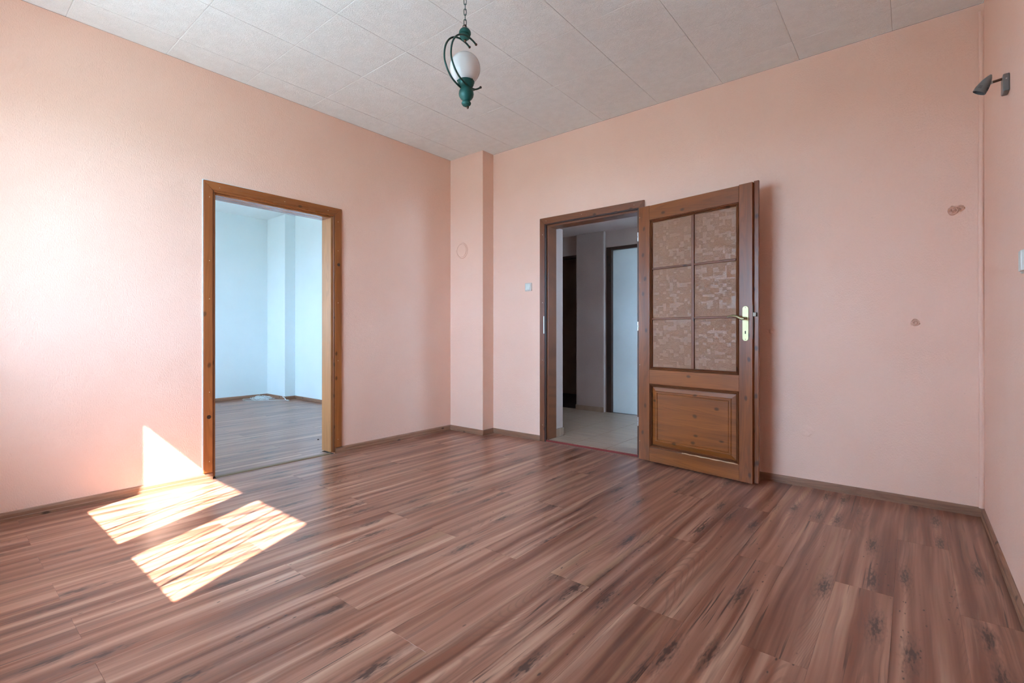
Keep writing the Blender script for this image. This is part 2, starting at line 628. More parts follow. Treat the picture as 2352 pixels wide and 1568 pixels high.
# the side room behind the left wall
wall_side_room_near = wall('wall_side_room_near', holed('y', YF, 0.0, -0.16, -0.08, H, [(OL0, OL1, 0, OLZ)]), 'side_paint', 'pale blue side room face of the dividing wall')
wall_side_room_far = wall('wall_side_room_far', [(SX0 - 0.15, SX0, YF, 0.0, 0, H)], 'side_paint', 'pale blue far wall of the side room')
wall_side_room_back = wall('wall_side_room_back', [(SX0 - 0.15, -0.16, 0.0, 0.15, 0, H)], 'side_paint', 'pale blue back wall of the side room')
wall_side_room_pillar = wall('wall_side_room_pillar', [(SX0, -3.73, -0.165, 0.0, 0, H)], 'side_paint', 'pale blue pillar in the far corner of the side room')
ceiling_side = wall('ceiling_side_room', [(SX0 - 0.15, -0.08, YF - WT, 0.15, H, H + 0.12)], 'side_paint', 'plain pale ceiling of the side room')

# the hallway behind the back wall
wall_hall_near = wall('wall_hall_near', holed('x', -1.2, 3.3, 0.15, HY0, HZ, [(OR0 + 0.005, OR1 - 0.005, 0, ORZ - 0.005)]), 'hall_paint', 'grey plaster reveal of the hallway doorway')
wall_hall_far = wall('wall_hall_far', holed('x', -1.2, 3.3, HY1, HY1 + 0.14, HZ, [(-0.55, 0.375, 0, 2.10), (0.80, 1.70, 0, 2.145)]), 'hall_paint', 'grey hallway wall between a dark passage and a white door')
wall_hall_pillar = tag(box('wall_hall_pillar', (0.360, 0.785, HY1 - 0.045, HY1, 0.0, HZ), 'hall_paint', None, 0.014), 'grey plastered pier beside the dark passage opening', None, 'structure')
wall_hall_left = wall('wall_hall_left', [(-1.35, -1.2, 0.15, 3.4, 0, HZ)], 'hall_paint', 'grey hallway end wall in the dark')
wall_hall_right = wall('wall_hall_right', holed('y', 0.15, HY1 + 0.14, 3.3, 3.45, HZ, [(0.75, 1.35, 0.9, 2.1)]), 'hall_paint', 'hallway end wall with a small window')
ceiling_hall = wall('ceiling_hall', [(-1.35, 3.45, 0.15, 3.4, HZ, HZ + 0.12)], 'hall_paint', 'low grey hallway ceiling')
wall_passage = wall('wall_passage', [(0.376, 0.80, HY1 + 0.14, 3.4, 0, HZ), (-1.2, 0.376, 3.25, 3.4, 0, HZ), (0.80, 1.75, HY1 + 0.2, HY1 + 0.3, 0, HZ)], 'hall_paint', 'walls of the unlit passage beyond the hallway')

# ------------------------------------------------------------------ floors
def board_mesh(cache, w, l, th, ch=0.0003):
    key = (round(w, 4), round(l, 4), th)
    if key not in cache:
        bm = bmesh.new()
        a, b = w / 2, l / 2
        lv = [(-th, 0), (-ch, 0), (0, ch)]
        rs = [[bm.verts.new((sx * (a - d), sy * (b - d), z)) for sx, sy in ((-1, -1), (1, -1), (1, 1), (-1, 1))] for z, d in lv]
        for p, q in zip(rs[:-1], rs[1:]):
            for k in range(4):
                bm.faces.new((p[k], p[(k + 1) % 4], q[(k + 1) % 4], q[k]))
        bm.faces.new(rs[-1])
        bm.faces.new(list(reversed(rs[0])))
        cache[key] = finish(bm, 'board')
    return cache[key]


def lay_boards(parent, x0, x1, y0, y1, xref, pitch, length, mat, gap=0.0003, name='plank', th=0.008, zt=0.0, half=True, yref=0.0):
    cache = {}
    k0 = math.floor((x0 - xref) / pitch)
    k1 = math.ceil((x1 - xref) / pitch)
    for k in range(k0, k1):
        a, b = max(x0, xref + k * pitch), min(x1, xref + (k + 1) * pitch)
        if b - a < 0.004:
            continue
        off = yref - (length / 2 if (half and k % 2 == 0) else 0.0)
        j = math.floor((y0 - off) / length)
        while off + j * length < y1:
            c, d = max(y0, off + j * length), min(y1, off + (j + 1) * length)
            if d - c > 0.004:
                me = board_mesh(cache, b - a - gap, d - c - gap, th)
                link(name, me, mat, parent, ((a + b) / 2, (c + d) / 2, zt))
            j += 1


floor = tag(box('floor', (0.0, W, YF, 0.0, -0.10, -0.008), 'screed'), 'reddish brown walnut look laminate floor of the empty room', None, 'structure')
lay_boards(floor, 0.0, W, YF, -0.002, 3.80, 0.1925, 1.3845, 'laminate')
floor_side = tag(box('floor_side_room', (SX0, 0.0, YF, 0.0, -0.10, -0.008), 'screed'), 'laminate floor of the bluish side room', None, 'structure')
lay_boards(floor_side, SX0, -0.16, YF, 0.0, 0.05, 0.1925, 1.3845, 'laminate', yref=0.35)
lay_boards(floor_side, -0.16, -0.045, OL0 + 0.03, OL1 - 0.03, -0.16, 0.1925, 1.3845, 'laminate', yref=-0.9)
floor_hall = tag(box('floor_hall', (-1.2, 3.3, 0.012, 3.4, -0.10, 0.012), 'screed'), 'hallway floor of wood look ceramic tiles', None, 'structure')
lay_boards(floor_hall, OR0 + 0.03, OR1 - 0.03, 0.020, HY0, 1.435, 0.334, 0.334, 'hall_tile', 0.003, 'tile', 0.008, 0.020, False, 0.203)
lay_boards(floor_hall, -1.2, 3.3, HY0, HY1, 1.435, 0.334, 0.334, 'hall_tile', 0.003, 'tile', 0.008, 0.020, False, 0.203)

# ------------------------------------------------------------------ ceiling of square embossed tiles
ceiling = tag(box('ceiling', (-0.08, W + 0.15, YF - WT, 0.15, H + 0.008, H + 0.13), 'screed'), 'ceiling of white embossed square foam tiles', None, 'structure')
tcache = {}


def tile_mesh(w, l):
    key = (round(w, 4), round(l, 4))
    if key not in tcache:
        bm = bmesh.new()
        a, b = w / 2, l / 2
        rs = [[bm.verts.new((sx * (a - d), sy * (b - d), z)) for sx, sy in ((-1, -1), (1, -1), (1, 1), (-1, 1))]
              for z, d in ((0.010, 0.0), (0.0035, 0.0), (0.0008, 0.0012), (0.0, 0.0045))]
        for p, q in zip(rs[:-1], rs[1:]):
            for k in range(4):
                bm.faces.new((p[k], p[(k + 1) % 4], q[(k + 1) % 4], q[k]))
        bm.faces.new(list(reversed(rs[-1])))
        bm.faces.new(rs[0])
        tcache[key] = finish(bm, 'tile')
    return tcache[key]


xs = [0.0] + [0.264 + 0.5 * k for k in range(8)] + [W]
ys = [0.0] + [-0.262 - 0.5 * k for k in range(8)] + [YF]
for i in range(len(xs) - 1):
    for j in range(len(ys) - 1):
        a, b, c, d = xs[i], xs[i + 1], ys[j + 1], ys[j]
        if b - a < 0.01 or d - c < 0.01:
            continue
        link('tile', tile_mesh(b - a - 0.0004, d - c - 0.0004), 'tile', ceiling, ((a + b) / 2, (c + d) / 2, H + random.uniform(-0.0005, 0.0005)))

# ------------------------------------------------------------------ skirting
SK = [(0, 0), (0.015, 0), (0.015, 0.016), (0.012, 0.020), (0.0115, 0.038), (0.007, 0.047), (0.003, 0.051), (0, 0.051)]
def skirting(name, runs, label):
    root = empty(name)
    tag(root, label, None, 'structure')
    for a, b, out in runs:
        prism('board', SK, a, b, out, 'base_y' if abs(out[0]) > 0.5 else 'base_x', root)
    return root


E_ = 0.015
skirting('baseboard_left', [((0, YF, 0), (0, OL0 + 0.003, 0), (1, 0, 0)), ((0, OL1 + 0.005, 0), (0, -PD - 0.001, 0), (1, 0, 0))], 'brown wood skirting along the left peach wall')
skirting('baseboard_pillar', [((0, -PD, 0), (PW + E_, -PD, 0), (0, -1, 0)), ((PW, -PD, 0), (PW, 0, 0), (1, 0, 0))], 'brown wood skirting around the corner pillar')
skirting('baseboard_back', [((PW, 0, 0), (1.084, 0, 0), (0, -1, 0)), ((2.150, 0, 0), (W, 0, 0), (0, -1, 0))], 'brown wood skirting along the back peach wall')
skirting('baseboard_right', [((W, -0.001, 0), (W, YF, 0), (-1, 0, 0))], 'worn brown wood skirting along the right peach wall')
skirting('baseboard_side_room', [((SX0, YF, 0), (SX0, -0.165, 0), (1, 0, 0)), ((SX0, -0.165, 0), (-3.73 + E_, -0.165, 0), (0, -1, 0)),
                                 ((-3.73, -0.165, 0), (-3.73, 0, 0), (1, 0, 0)), ((-3.73, 0, 0), (-0.16, 0, 0), (0, -1, 0))], 'brown wood skirting around the side room')
hall_base = empty('baseboard_hall')
tag(hall_base, 'beige tile skirting in the hallway', None, 'structure')
box('tile', (0.362, 0.783, HY1 - 0.056, HY1 - 0.044, 0.02, 0.085), 'hall_tile', hall_base)
box('tile', (OR0 + 0.005, OR0 + 0.017, 0.17, HY0 + 0.010, 0.02, 0.095), 'hall_tile', hall_base)
box('tile', (0.9, OR0 + 0.017, HY0, HY0 + 0.010, 0.02, 0.095), 'hall_tile', hall_base)

# plaster bead in the right corner
bm = bmesh.new()
pts = [(W - 0.010 + 0.002 * math.sin(z * 3.1), -0.007 - 0.0015 * math.sin(z * 5.3), z) for z in [0.05 + 0.1 * k for k in range(29)]]
add_tube(bm, pts, 0.013, 16)
tag(link('trim_1', finish(bm, 'corner_bead', True), 'peach'), 'rounded plaster bead down the right room corner', None, 'structure')

# ------------------------------------------------------------------ left doorway trim
def nails(parent, pts, normal):
    bm = bmesh.new()
    bmesh.ops.create_uvsphere(bm, u_segments=8, v_segments=5, radius=0.0028)
    me = finish(bm, 'nail', True)
    for p in pts:
        link('nail', me, 'nail', parent, p)


def mitre_board(name, quad, t0, t1, axis, mat, parent, bevel=0.002):
    """quad: four (run, z) corners of the face; t0/t1 depth; axis: 'y' means the face lies in a wall of constant x."""
    bm = bmesh.new()
    def P(r, z, t):
        return (t, r, z) if axis == 'y' else (r, t, z)
    a = [bm.verts.new(P(r, z, t0)) for r, z in quad]
    b = [bm.verts.new(P(r, z, t1)) for r, z in quad]
    for k in range(4):
        bm.faces.new((a[k], a[(k + 1) % 4], b[(k + 1) % 4], b[k]))
    bm.faces.new(a); bm.faces.new(list(reversed(b)))
    if bevel:
        bmesh.ops.bevel(bm, geom=list(bm.edges), offset=bevel, segments=2, affect='EDGES', profile=0.5)
    return link(name, finish(bm, name), mat, parent)


trim2 = empty('trim_2')
tag(trim2, 'orange stained pine frame of the open doorway to the side room', None, 'structure')
c0, c1, ct = -2.540, -1.470, 2.115         # outer casing
i0, i1, it = OL0 + 0.001, OL1 - 0.001, OLZ - 0.001
mitre_board('casing', [(c0, 0.052), (i0, 0.052), (i0, it), (c0, ct)], 0.0005, 0.016, 'y', 'case_v', trim2)
mitre_board('casing', [(i1, 0.052), (c1, 0.052), (c1, ct), (i1, it)], 0.0005, 0.016, 'y', 'case_v', trim2)
mitre_board('casing', [(i0, it), (i1, it), (c1, ct), (c0, ct)], 0.0005, 0.016, 'y', 'case_y', trim2)
M['caulk'] = plain('white caulk', (0.80, 0.80, 0.80), 0.8)
box('caulk', (0.0003, 0.006, c0 - 0.007, c0 - 0.0005, 0.055, ct + 0.003), 'caulk', trim2, 0.0015)
box('caulk', (0.0003, 0.005, c0 - 0.006, c0 + 0.42, ct + 0.0005, ct + 0.006), 'caulk', trim2, 0.0015)
# lining boards with a rebate step near the room
box('lining', (-0.158, -0.012, i0, i0 + 0.026, 0.012, it), 'line_v', trim2, 0.0015)
box('lining', (-0.158, -0.012, i1 - 0.026, i1, 0.012, it), 'line_v', trim2, 0.0015)
box('lining', (-0.158, -0.012, i0 + 0.027, i1 - 0.027, it - 0.026, it), 'line_y', trim2, 0.0015)
box('rebate', (-0.0115, 0.0115, i0, i0 + 0.010, 0.012, it), 'brown_v', trim2, 0.001)
box('rebate', (-0.0115, 0.0115, i1 - 0.010, i1, 0.012, it), 'brown_v', trim2, 0.001)
box('rebate', (-0.0115, 0.0115, i0 + 0.011, i1 - 0.011, it - 0.012, it), 'case_y', trim2, 0.001)
nails(trim2, [(0.0165, -2.505, z) for z in (0.13, 0.62, 1.28, 1.55, 2.0)] + [(0.0165, -1.505, z) for z in (0.12, 0.8, 1.3, 1.75, 2.0)] +
      [(0.0165, y, 2.078) for y in (-2.44, -1.97, -1.60)], 0)
# knots
bm = bmesh.new(); bmesh.ops.create_circle(bm, cap_ends=True, radius=0.014, segments=16)
bmesh.ops.rotate(bm, verts=bm.verts, matrix=Matrix.Rotation(PI / 2, 3, 'Y'))
kn = finish(bm, 'knot')
for y, z in ((-2.508, 0.445), (-1.500, 1.63)):
    link('knot', kn, 'dark_v', trim2, (0.0164, y, z))

tag(prism('trim_3', [(0, 0), (0.05, 0), (0.045, 0.005), (0.028, 0.008), (0.015, 0.008), (0, 0.004)], (-0.047, i0 + 0.027, 0), (-0.047, i1 - 0.027, 0), (1, 0, 0), 'strip'),
    'olive brown floor transition strip in the side room doorway', None, 'structure')

# ------------------------------------------------------------------ right doorway trim
trim4 = empty('trim_4')
tag(trim4, 'brown stained pine frame of the hallway doorway', None, 'structure')
d0, d1, dt = 1.085, 2.148, 2.137
j0, j1, jt = OR0 + 0.001, OR1 - 0.001, ORZ - 0.001
mitre_board('casing', [(d0, 0.001), (j0 + 0.004, 0.001), (j0 + 0.004, jt - 0.004), (d0, dt)], -0.0005, -0.016, 'x', 'brown_v', trim4)
mitre_board('casing', [(j1 - 0.004, 0.001), (d1, 0.001), (d1, dt), (j1 - 0.004, jt - 0.004)], -0.0005, -0.016, 'x', 'brown_v', trim4)
mitre_board('casing', [(j0 + 0.004, jt - 0.004), (j1 - 0.004, jt - 0.004), (d1, dt), (d0, dt)], -0.0005, -0.016, 'x', 'brown_x', trim4)
box('lining', (j0, j0 + 0.030, 0.014, 0.149, 0.021, jt), 'brown_v', trim4, 0.0015)
box('lining', (j1 - 0.030, j1, 0.014, 0.149, 0.021, jt), 'brown_v', trim4, 0.0015)
box('lining', (j0 + 0.031, j1 - 0.031, 0.014, 0.149, jt - 0.030, jt), 'brown_x', trim4, 0.0015)
box('rebate', (j0, j0 + 0.014, -0.010, 0.0135, 0.002, jt), 'dark_v', trim4, 0.001)
box('rebate', (j1 - 0.014, j1, -0.010, 0.0135, 0.002, jt), 'dark_v', trim4, 0.001)
box('rebate', (j0 + 0.015, j1 - 0.015, -0.010, 0.0135, jt - 0.014, jt), 'dark_x', trim4, 0.001)
box('strike_plate', (1.131, 1.1395, -0.0175, -0.0162, 1.035, 1.20), 'steel', trim4)
nails(trim4, [(1.118, -0.0163, z) for z in (0.16, 0.78, 1.33, 1.98)] + [(x, -0.0163, 2.108) for x in (1.16, 1.55, 2.06)], 1)
tag(box('trim_5', (j0 + 0.0005, j1 - 0.0005, 0.0, 0.0125, -0.001, 0.0195), 'red_paint'), 'dark red painted threshold edge under the hallway doorway', None, 'structure')
tag(box('trim_6', (j0 + 0.004, j1 - 0.004, -0.012, -0.0005, 0.0002, 0.0035), 'strip'), 'narrow brown strip along the hallway threshold', None, 'structure')

# ------------------------------------------------------------------ open glazed door
door = empty('door_1', (2.127, -0.070, 0.0), math.radians(-9.43))
tag(door, 'brown pine door with six patterned glass panes, opened against the wall', None, 'structure')
TH = 0.040
ZB, ZT = 0.012, 2.062
box('stile', (0.0, 0.098, 0.0, TH, ZB, ZT), 'door_v', door, 0.002)
box('stile', (0.812, 0.903, 0.0, TH, ZB, ZT + 0.003), 'door_v', door, 0.002)
box('rail', (0.0985, 0.8115, 0.001, TH, 1.946, ZT - 0.002), 'door_x', door, 0.0015)
box('rail', (0.0985, 0.8115, 0.001, TH, 0.632, 0.745), 'door_x', door, 0.0015)
box('rail', (0.0985, 0.8115, 0.001, TH, ZB, 0.124), 'door_x', door, 0.0015)
boxes('rebate_lip', [(0.9035, 0.934, 0.022, TH, ZB + 0.004, ZT + 0.012)], 'door_v', door, 0.0015)


def mould(name, u0, u1, v0, v1, w, y0, y1, parent, mats, bead=0.5):
    """Four mitred moulding strips, each with a stepped profile, around a rectangle."""
    prof = [(0.0, y0), (0.0, y1 + (y0 - y1) * 0.25), (w * 0.22, y1), (w * 0.42, y1 + (y0 - y1) * 0.1), (w * 0.50, y1 + (y0 - y1) * 0.45), (w * 0.9, y1 + (y0 - y1) * 0.25), (w, y1 + (y0 - y1) * 0.6), (w, y0)]
    cor = [(u0, v0, 1, 1), (u1, v0, -1, 1), (u1, v1, -1, -1), (u0, v1, 1, -1)]
    for k in range(4):
        a, b = cor[k], cor[(k + 1) % 4]
        bm = bmesh.new()
        ra = [bm.verts.new((a[0] + a[2] * s, y, a[1] + a[3] * s)) for s, y in prof]
        rb = [bm.verts.new((b[0] + b[2] * s, y, b[1] + b[3] * s)) for s, y in prof]
        n = len(prof)
        for i in range(n):
            bm.faces.new((ra[i], ra[(i + 1) % n], rb[(i + 1) % n], rb[i]))
        bm.faces.new(ra); bm.faces.new(list(reversed(rb)))
        link(name, finish(bm, name), mats[k % 2], parent)


mould('moulding', 0.0985, 0.8115, 0.7455, 1.9455, 0.023, 0.030, -0.005, door, ('brown_x', 'brown_v'))
mould('moulding', 0.0985, 0.8115, 0.1245, 0.6315, 0.023, 0.030, -0.005, door, ('brown_x', 'brown_v'))
GU = (0.1215, 0.4565, 0.4775, 0.7885)
GV = (0.7685, 1.143, 1.159, 1.543, 1.559, 1.9225)
box('glazing_bar', (GU[1], GU[2], 0.002, 0.030, GV[0], GV[5]), 'brown_v', door, 0.004)
for v0, v1 in ((GV[1], GV[2]), (GV[3], GV[4])):
    for u0, u1 in ((GU[0], GU[1]), (GU[2], GU[3])):
        box('glazing_bar', (u0 + 0.0003, u1 - 0.0003, 0.006, 0.030, v0, v1), 'brown_x', door, 0.004)
for u0, u1 in ((GU[0], GU[1]), (GU[2], GU[3])):
    for v0, v1 in ((GV[0], GV[1]), (GV[2], GV[3]), (GV[4], GV[5])):
        box('pane', (u0 + 0.0004, u1 - 0.0004, 0.016, 0.020, v0 + 0.0004, v1 - 0.0004), 'door_glass', door)

# raised panel
bm = bmesh.new()
PU0, PU1, PV0, PV1 = 0.122, 0.788, 0.148, 0.608
lv = [(0.0, 0.028), (0.0, 0.014), (0.030, 0.007), (0.034, 0.002), (0.043, 0.002), (0.046, 0.007), (0.050, 0.007), (0.053, 0.0035)]
rs = []
for d, y in lv:
    rs.append([bm.verts.new(p) for p in ((PU0 + d, y, PV0 + d), (PU1 - d, y, PV0 + d), (PU1 - d, y, PV1 - d), (PU0 + d, y, PV1 - d))])
for a, b in zip(rs[:-1], rs[1:]):
    for k in range(4):
        bm.faces.new((a[k], a[(k + 1) % 4], b[(k + 1) % 4], b[k]))
bm.faces.new(rs[-1]); bm.faces.new(rs[0])
link('panel', finish(bm, 'panel'), 'door_x', door)
bm = bmesh.new()
ed = [(0.385 + 0.42 * k / 14, 0.1275 + 0.0012 * math.sin(k * 2.1)) for k in range(15)]
add_tube(bm, [(u, -0.0045, v) for u, v in ed], lambda t: 0.0036 + 0.001 * math.sin(t * 23), 6)
tag(link('bare_edge', finish(bm, 'bare_edge'), 'raw_wood', door), 'pale strip of bare worn wood')

# handle set
hs = slab('handle_plate', [(0.858 + x, 1.103 + z) for x, z in rounded_rect(0.040, 0.240, 0.0185, 8)], 0.0045, 'brass', door)
tag(hs, 'pale brass handle plate')
bm = bmesh.new()
add_tube(bm, [(0.862, -0.004, 1.139), (0.862, -0.012, 1.139), (0.862, -0.040, 1.139)], 0.0095, 14)
hp = catmull([(0.866, -0.046, 1.136), (0.852, -0.050, 1.137), (0.838, -0.051, 1.143), (0.820, -0.052, 1.152), (0.795, -0.050, 1.157), (0.770, -0.046, 1.156), (0.747, -0.040, 1.151)], 6)
add_tube(bm, hp, lambda t: 0.0100 * (1 - t) ** 0.7 + 0.0032, 12, flat=0.75)
tag(link('handle', finish(bm, 'handle', True), 'brass', door), 'curved pale brass lever handle')
boxes('keyhole', [(0.8545, 0.8615, -0.0052, -0.0044, 1.032, 1.045)], 'black', hs)
bm = bmesh.new(); add_tube(bm, [(0.858, -0.0052, 1.048), (0.858, -0.0043, 1.048)], 0.0045, 14)
link('keyhole', finish(bm, 'keyhole'), 'black', hs)
for z in (1.212, 0.994):
    bm = bmesh.new(); add_tube(bm, [(0.858, -0.0052, z), (0.858, -0.0043, z)], 0.0032, 10)
    link('screw', finish(bm, 'screw'), 'dark_metal', hs)
box('latch', (0.9035, 0.925, 0.004, 0.020, 1.150, 1.178), 'dark_metal', door, 0.002)
box('lock_face', (0.9035, 0.9047, 0.003, 0.0215, 1.00, 1.23), 'dark_metal', door)
for z in (0.315, 1.095, 1.826):
    bm = bmesh.new(); add_tube(bm, [(-0.006, -0.001, z - 0.036), (-0.006, -0.001, z - 0.002)], 0.0062, 12)
    add_tube(bm, [(-0.006, -0.001, z + 0.002), (-0.006, -0.001, z + 0.036)], 0.0062, 12)
    add_box(bm, -0.006, 0.0005, -0.0005, 0.0015, z - 0.034, z + 0.034)
    link('hinge', finish(bm, 'hinge', True), 'steel', door)
nail_me = None
nails(door, [(0.010, -0.0005, z) for z in (0.16, 0.78, 1.45, 1.98)], 1)

# ------------------------------------------------------------------ hallway doors
d2 = empty('door_2')
tag(d2, 'plain white flush door in a dark brown frame across the hallway', None, 'structure')
box('leaf', (0.872, 1.66, HY1 + 0.03, HY1 + 0.07, 0.021, 2.105), 'hall_white', d2, 0.002)
box('casing', (0.802, 0.870, HY1 - 0.016, HY1 + 0.12, 0.021, 2.145), 'dark_v', d2, 0.002)
box('casing', (1.662, 1.70, HY1 - 0.016, HY1 + 0.12, 0.021, 2.145), 'dark_v', d2, 0.002)
box('casing', (0.8705, 1.6615, HY1 - 0.016, HY1 + 0.12, 2.1065, 2.145), 'dark_x', d2, 0.002)
d3 = empty('door_3')
tag(d3, 'dark brown door standing in the unlit passage', None, 'structure')
box('leaf', (-0.35, 0.23, 3.19, 3.23, 0.013, 1.95), 'dark_v', d3, 0.002)
box('casing', (-0.43, -0.352, 3.16, 3.249, 0.013, 2.02), 'brown_v', d3, 0.002)
box('casing', (0.232, 0.31, 3.16, 3.249, 0.013, 2.02), 'brown_v', d3, 0.002)
box('casing', (-0.351, 0.231, 3.16, 3.249, 1.952, 2.02), 'brown_x', d3, 0.002)
d4 = empty('trim_7')
tag(d4, 'rough dark edge strips around the passage opening', None, 'structure')
box('casing', (-0.549, 0.374, HY1 + 0.02, HY1 + 0.06, 2.06, 2.099), 'dark_x', d4)

# ------------------------------------------------------------------ windows
def window(name, x0, x1, z0, z1, y, mull, label):
    root = empty(name)
    tag(root, label, None, 'structure')
    f = 0.055
    box('frame', (x0 + 0.001, x0 + f, y, y + 0.06, z0 + 0.001, z1 - 0.001), 'white_frame', root, 0.003)
    box('frame', (x1 - f, x1 - 0.001, y, y + 0.06, z0 + 0.001, z1 - 0.001), 'white_frame', root, 0.003)
    box('frame', (x0 + f, x1 - f, y, y + 0.06, z0 + 0.001, z0 + f), 'white_frame', root, 0.003)
    box('frame', (x0 + f, x1 - f, y, y + 0.06, z1 - 0.02, z1 - 0.001), 'white_frame', root, 0.003)
    cur = x0 + f
    for m0, m1 in mull:
        box('mullion', (m0, m1, y - 0.01, y + 0.07, z0 + f, z1 - 0.02), 'white_frame', root, 0.003)
        box('pane', (cur, m0, y + 0.028, y + 0.032, z0 + f, z1 - 0.02), 'window_glass', root)
        cur = m1
    box('pane', (cur, x1 - f, y + 0.028, y + 0.032, z0 + f, z1 - 0.02), 'window_glass', root)
    return root


YW = -4.50
def reveal(root, x0, x1, z0, z1):
    y0 = YW + 0.062
    box('sill', (x0 + 0.001, x1 - 0.001, y0, YF - 0.001, z0 + 0.0005, z0 + 0.006), 'white_frame', root)
    box('reveal', (x0 + 0.0005, x0 + 0.005, y0, YF - 0.001, z0 + 0.007, z1 - 0.007), 'white_frame', root)
    box('reveal', (x1 - 0.005, x1 - 0.0005, y0, YF - 0.001, z0 + 0.007, z1 - 0.007), 'white_frame', root)
    box('reveal', (x0 + 0.001, x1 - 0.001, y0, YF - 0.001, z1 - 0.006, z1 - 0.0005), 'white_frame', root)


w1 = window('window_1', WX0, WX1, WZ0, WZ1, YW, [(1.49, 1.675)], 'white casement window lighting the peach room')
w2 = window('window_2', VX0, VX1, VZ0, VZ1, YW, [(-2.35, -2.25)], 'white window lighting the side room')
reveal(w1, WX0, WX1, WZ0, WZ1)
reveal(w2, VX0, VX1, VZ0, VZ1)
w3 = empty('window_3')
tag(w3, 'small window at the hallway end', None, 'structure')
box('frame', (3.36, 3.42, 0.751, 0.80, 0.901, 2.099), 'white_frame', w3)
box('frame', (3.36, 3.42, 1.30, 1.349, 0.901, 2.099), 'white_frame', w3)
box('frame', (3.36, 3.42, 0.80, 1.30, 0.901, 0.95), 'white_frame', w3)
box('frame', (3.36, 3.42, 0.80, 1.30, 2.05, 2.099), 'white_frame', w3)
box('pane', (3.388, 3.392, 0.80, 1.30, 0.95, 2.05), 'window_glass', w3)

# thin strings of a net curtain hanging in the sunny window (its folds stripe the sun patches)
cur = empty('string_curtain', (0, -4.12, 0))
tag(cur, 'white string curtain hanging in the sunny window', 'curtain')
rnd = random.Random(3)
me_cache = {}
x = 0.93
while x < 2.16:
    w = rnd.choice((0.004, 0.006, 0.009, 0.013, 0.017))
    if w not in me_cache:
        b2 = bmesh.new()
        add_box(b2, -w / 2, w / 2, -0.002, 0.002, 0.80, 2.22)
        me_cache[w] = finish(b2, 'string')
    if not (1.32 < x < 1.50):
        link('string', me_cache[w], 'net', cur, (x, 0, 0))
    x += rnd.choice((0.030, 0.045, 0.06, 0.085, 0.11))
box('rod', (0.55, 2.29, -0.006, 0.006, 2.215, 2.227), 'white_frame', cur)

# ground outdoors
tag(box('ground', (-60, 60, -80, YF - WT - 0.01, -3.2, -3.0), 'facade'), 'pale ground outside the windows', None, 'structure')

# ------------------------------------------------------------------ pendant lamp
LX, LY = 2.080, -2.030
lamp = empty('pendant_lamp', (LX, LY, 0.0))
tag(lamp, 'dark green pendant lamp with white globe hanging on a chain', 'lamp')
lamp.rotation_euler = (0, 0, 0)
PXM = 0.0022440
zz = lambda q: 1.033 + (765.0 - q / 5.6) * PXM         # height from the lamp's own drawing
er = Vector((0.7733, 0.6340, 0.0)); ef = Vector((-0.6340, 0.7733, 0.0))
ZTOP = zz(372)
def lat(name, prof, mat, parent=lamp, off=(0, 0)):
    me = lathe_mesh(name, prof, 40)
    o = link(name, me, mat, parent)
    o.location = (er * off[0])
    return o

u = PXM / 5.6
lat('top_cap', [(0, zz(370)), (0.010, zz(372)), (0.020, zz(380)), (0.0255, zz(394)), (0.0255, zz(397)), (0.0235, zz(399)), (0.0235, zz(402)), (0.0285, zz(406)), (0.0305, zz(418)), (0.0310, zz(438)), (0.0300, zz(446)), (0.0260, zz(450)), (0.0260, zz(455)), (0.0275, zz(460)), (0.0265, zz(482)), (0.021, zz(500)), (0.010, zz(512)), (0.006, zz(516)), (0, zz(517))], 'green', lamp, (-0.001, 0))
lat('cap_finial', [(0, zz(514)), (0.006, zz(517)), (0.0075, zz(526)), (0.005, zz(538)), (0, zz(542))], 'bronze', lamp)
# globe
GC = zz(880)
lat('globe', [(0.078 * math.sin(PI * k / 28) if 0 < k < 28 else 0, GC + 0.078 * math.cos(PI * k / 28)) for k in range(29)], 'globe', lamp, (0.000, 0))
lat('cup', [(0.030, zz(1048)), (0.0425, zz(1048)), (0.0445, zz(1054)), (0.0445, zz(1062)), (0.0415, zz(1066)), (0.0405, zz(1090)), (0.036, zz(1108)), (0.026, zz(1120)), (0.020, zz(1128)), (0.0225, zz(1133)), (0.0225, zz(1137)), (0.019, zz(1141)), (0.019, zz(1150)), (0, zz(1150))], 'green', lamp, (0.004, 0))
for k in range(3):
    a = -2.1 + k * 2 * PI / 3
    box('cup_screw', (0.004 * er.x + 0.044 * math.cos(a) - 0.003, 0.004 * er.x + 0.044 * math.cos(a) + 0.003, 0.004 * er.y + 0.044 * math.sin(a) - 0.003, 0.004 * er.y + 0.044 * math.sin(a) + 0.003, zz(1066), zz(1050)), 'green2', lamp, 0.001)
lat('vase', [(0, zz(1140)), (0.024, zz(1142)), (0.031, zz(1152)), (0.0365, zz(1178)), (0.0385, zz(1212)), (0.0365, zz(1242)), (0.029, zz(1272)), (0.021, zz(1290)), (0.0175, zz(1302)), (0.019, zz(1310)), (0.0235, zz(1320)), (0.0245, zz(1332)), (0.0225, zz(1345)), (0.0185, zz(1352)), (0.018, zz(1358)), (0.011, zz(1368)), (0, zz(1372))], 'green', lamp, (0.006, 0))
lat('bottom_finial', [(0, zz(1364)), (0.005, zz(1367)), (0.0065, zz(1378)), (0.0065, zz(1386)), (0.004, zz(1398)), (0, zz(1402))], 'bronze', lamp, (0.013, 0))
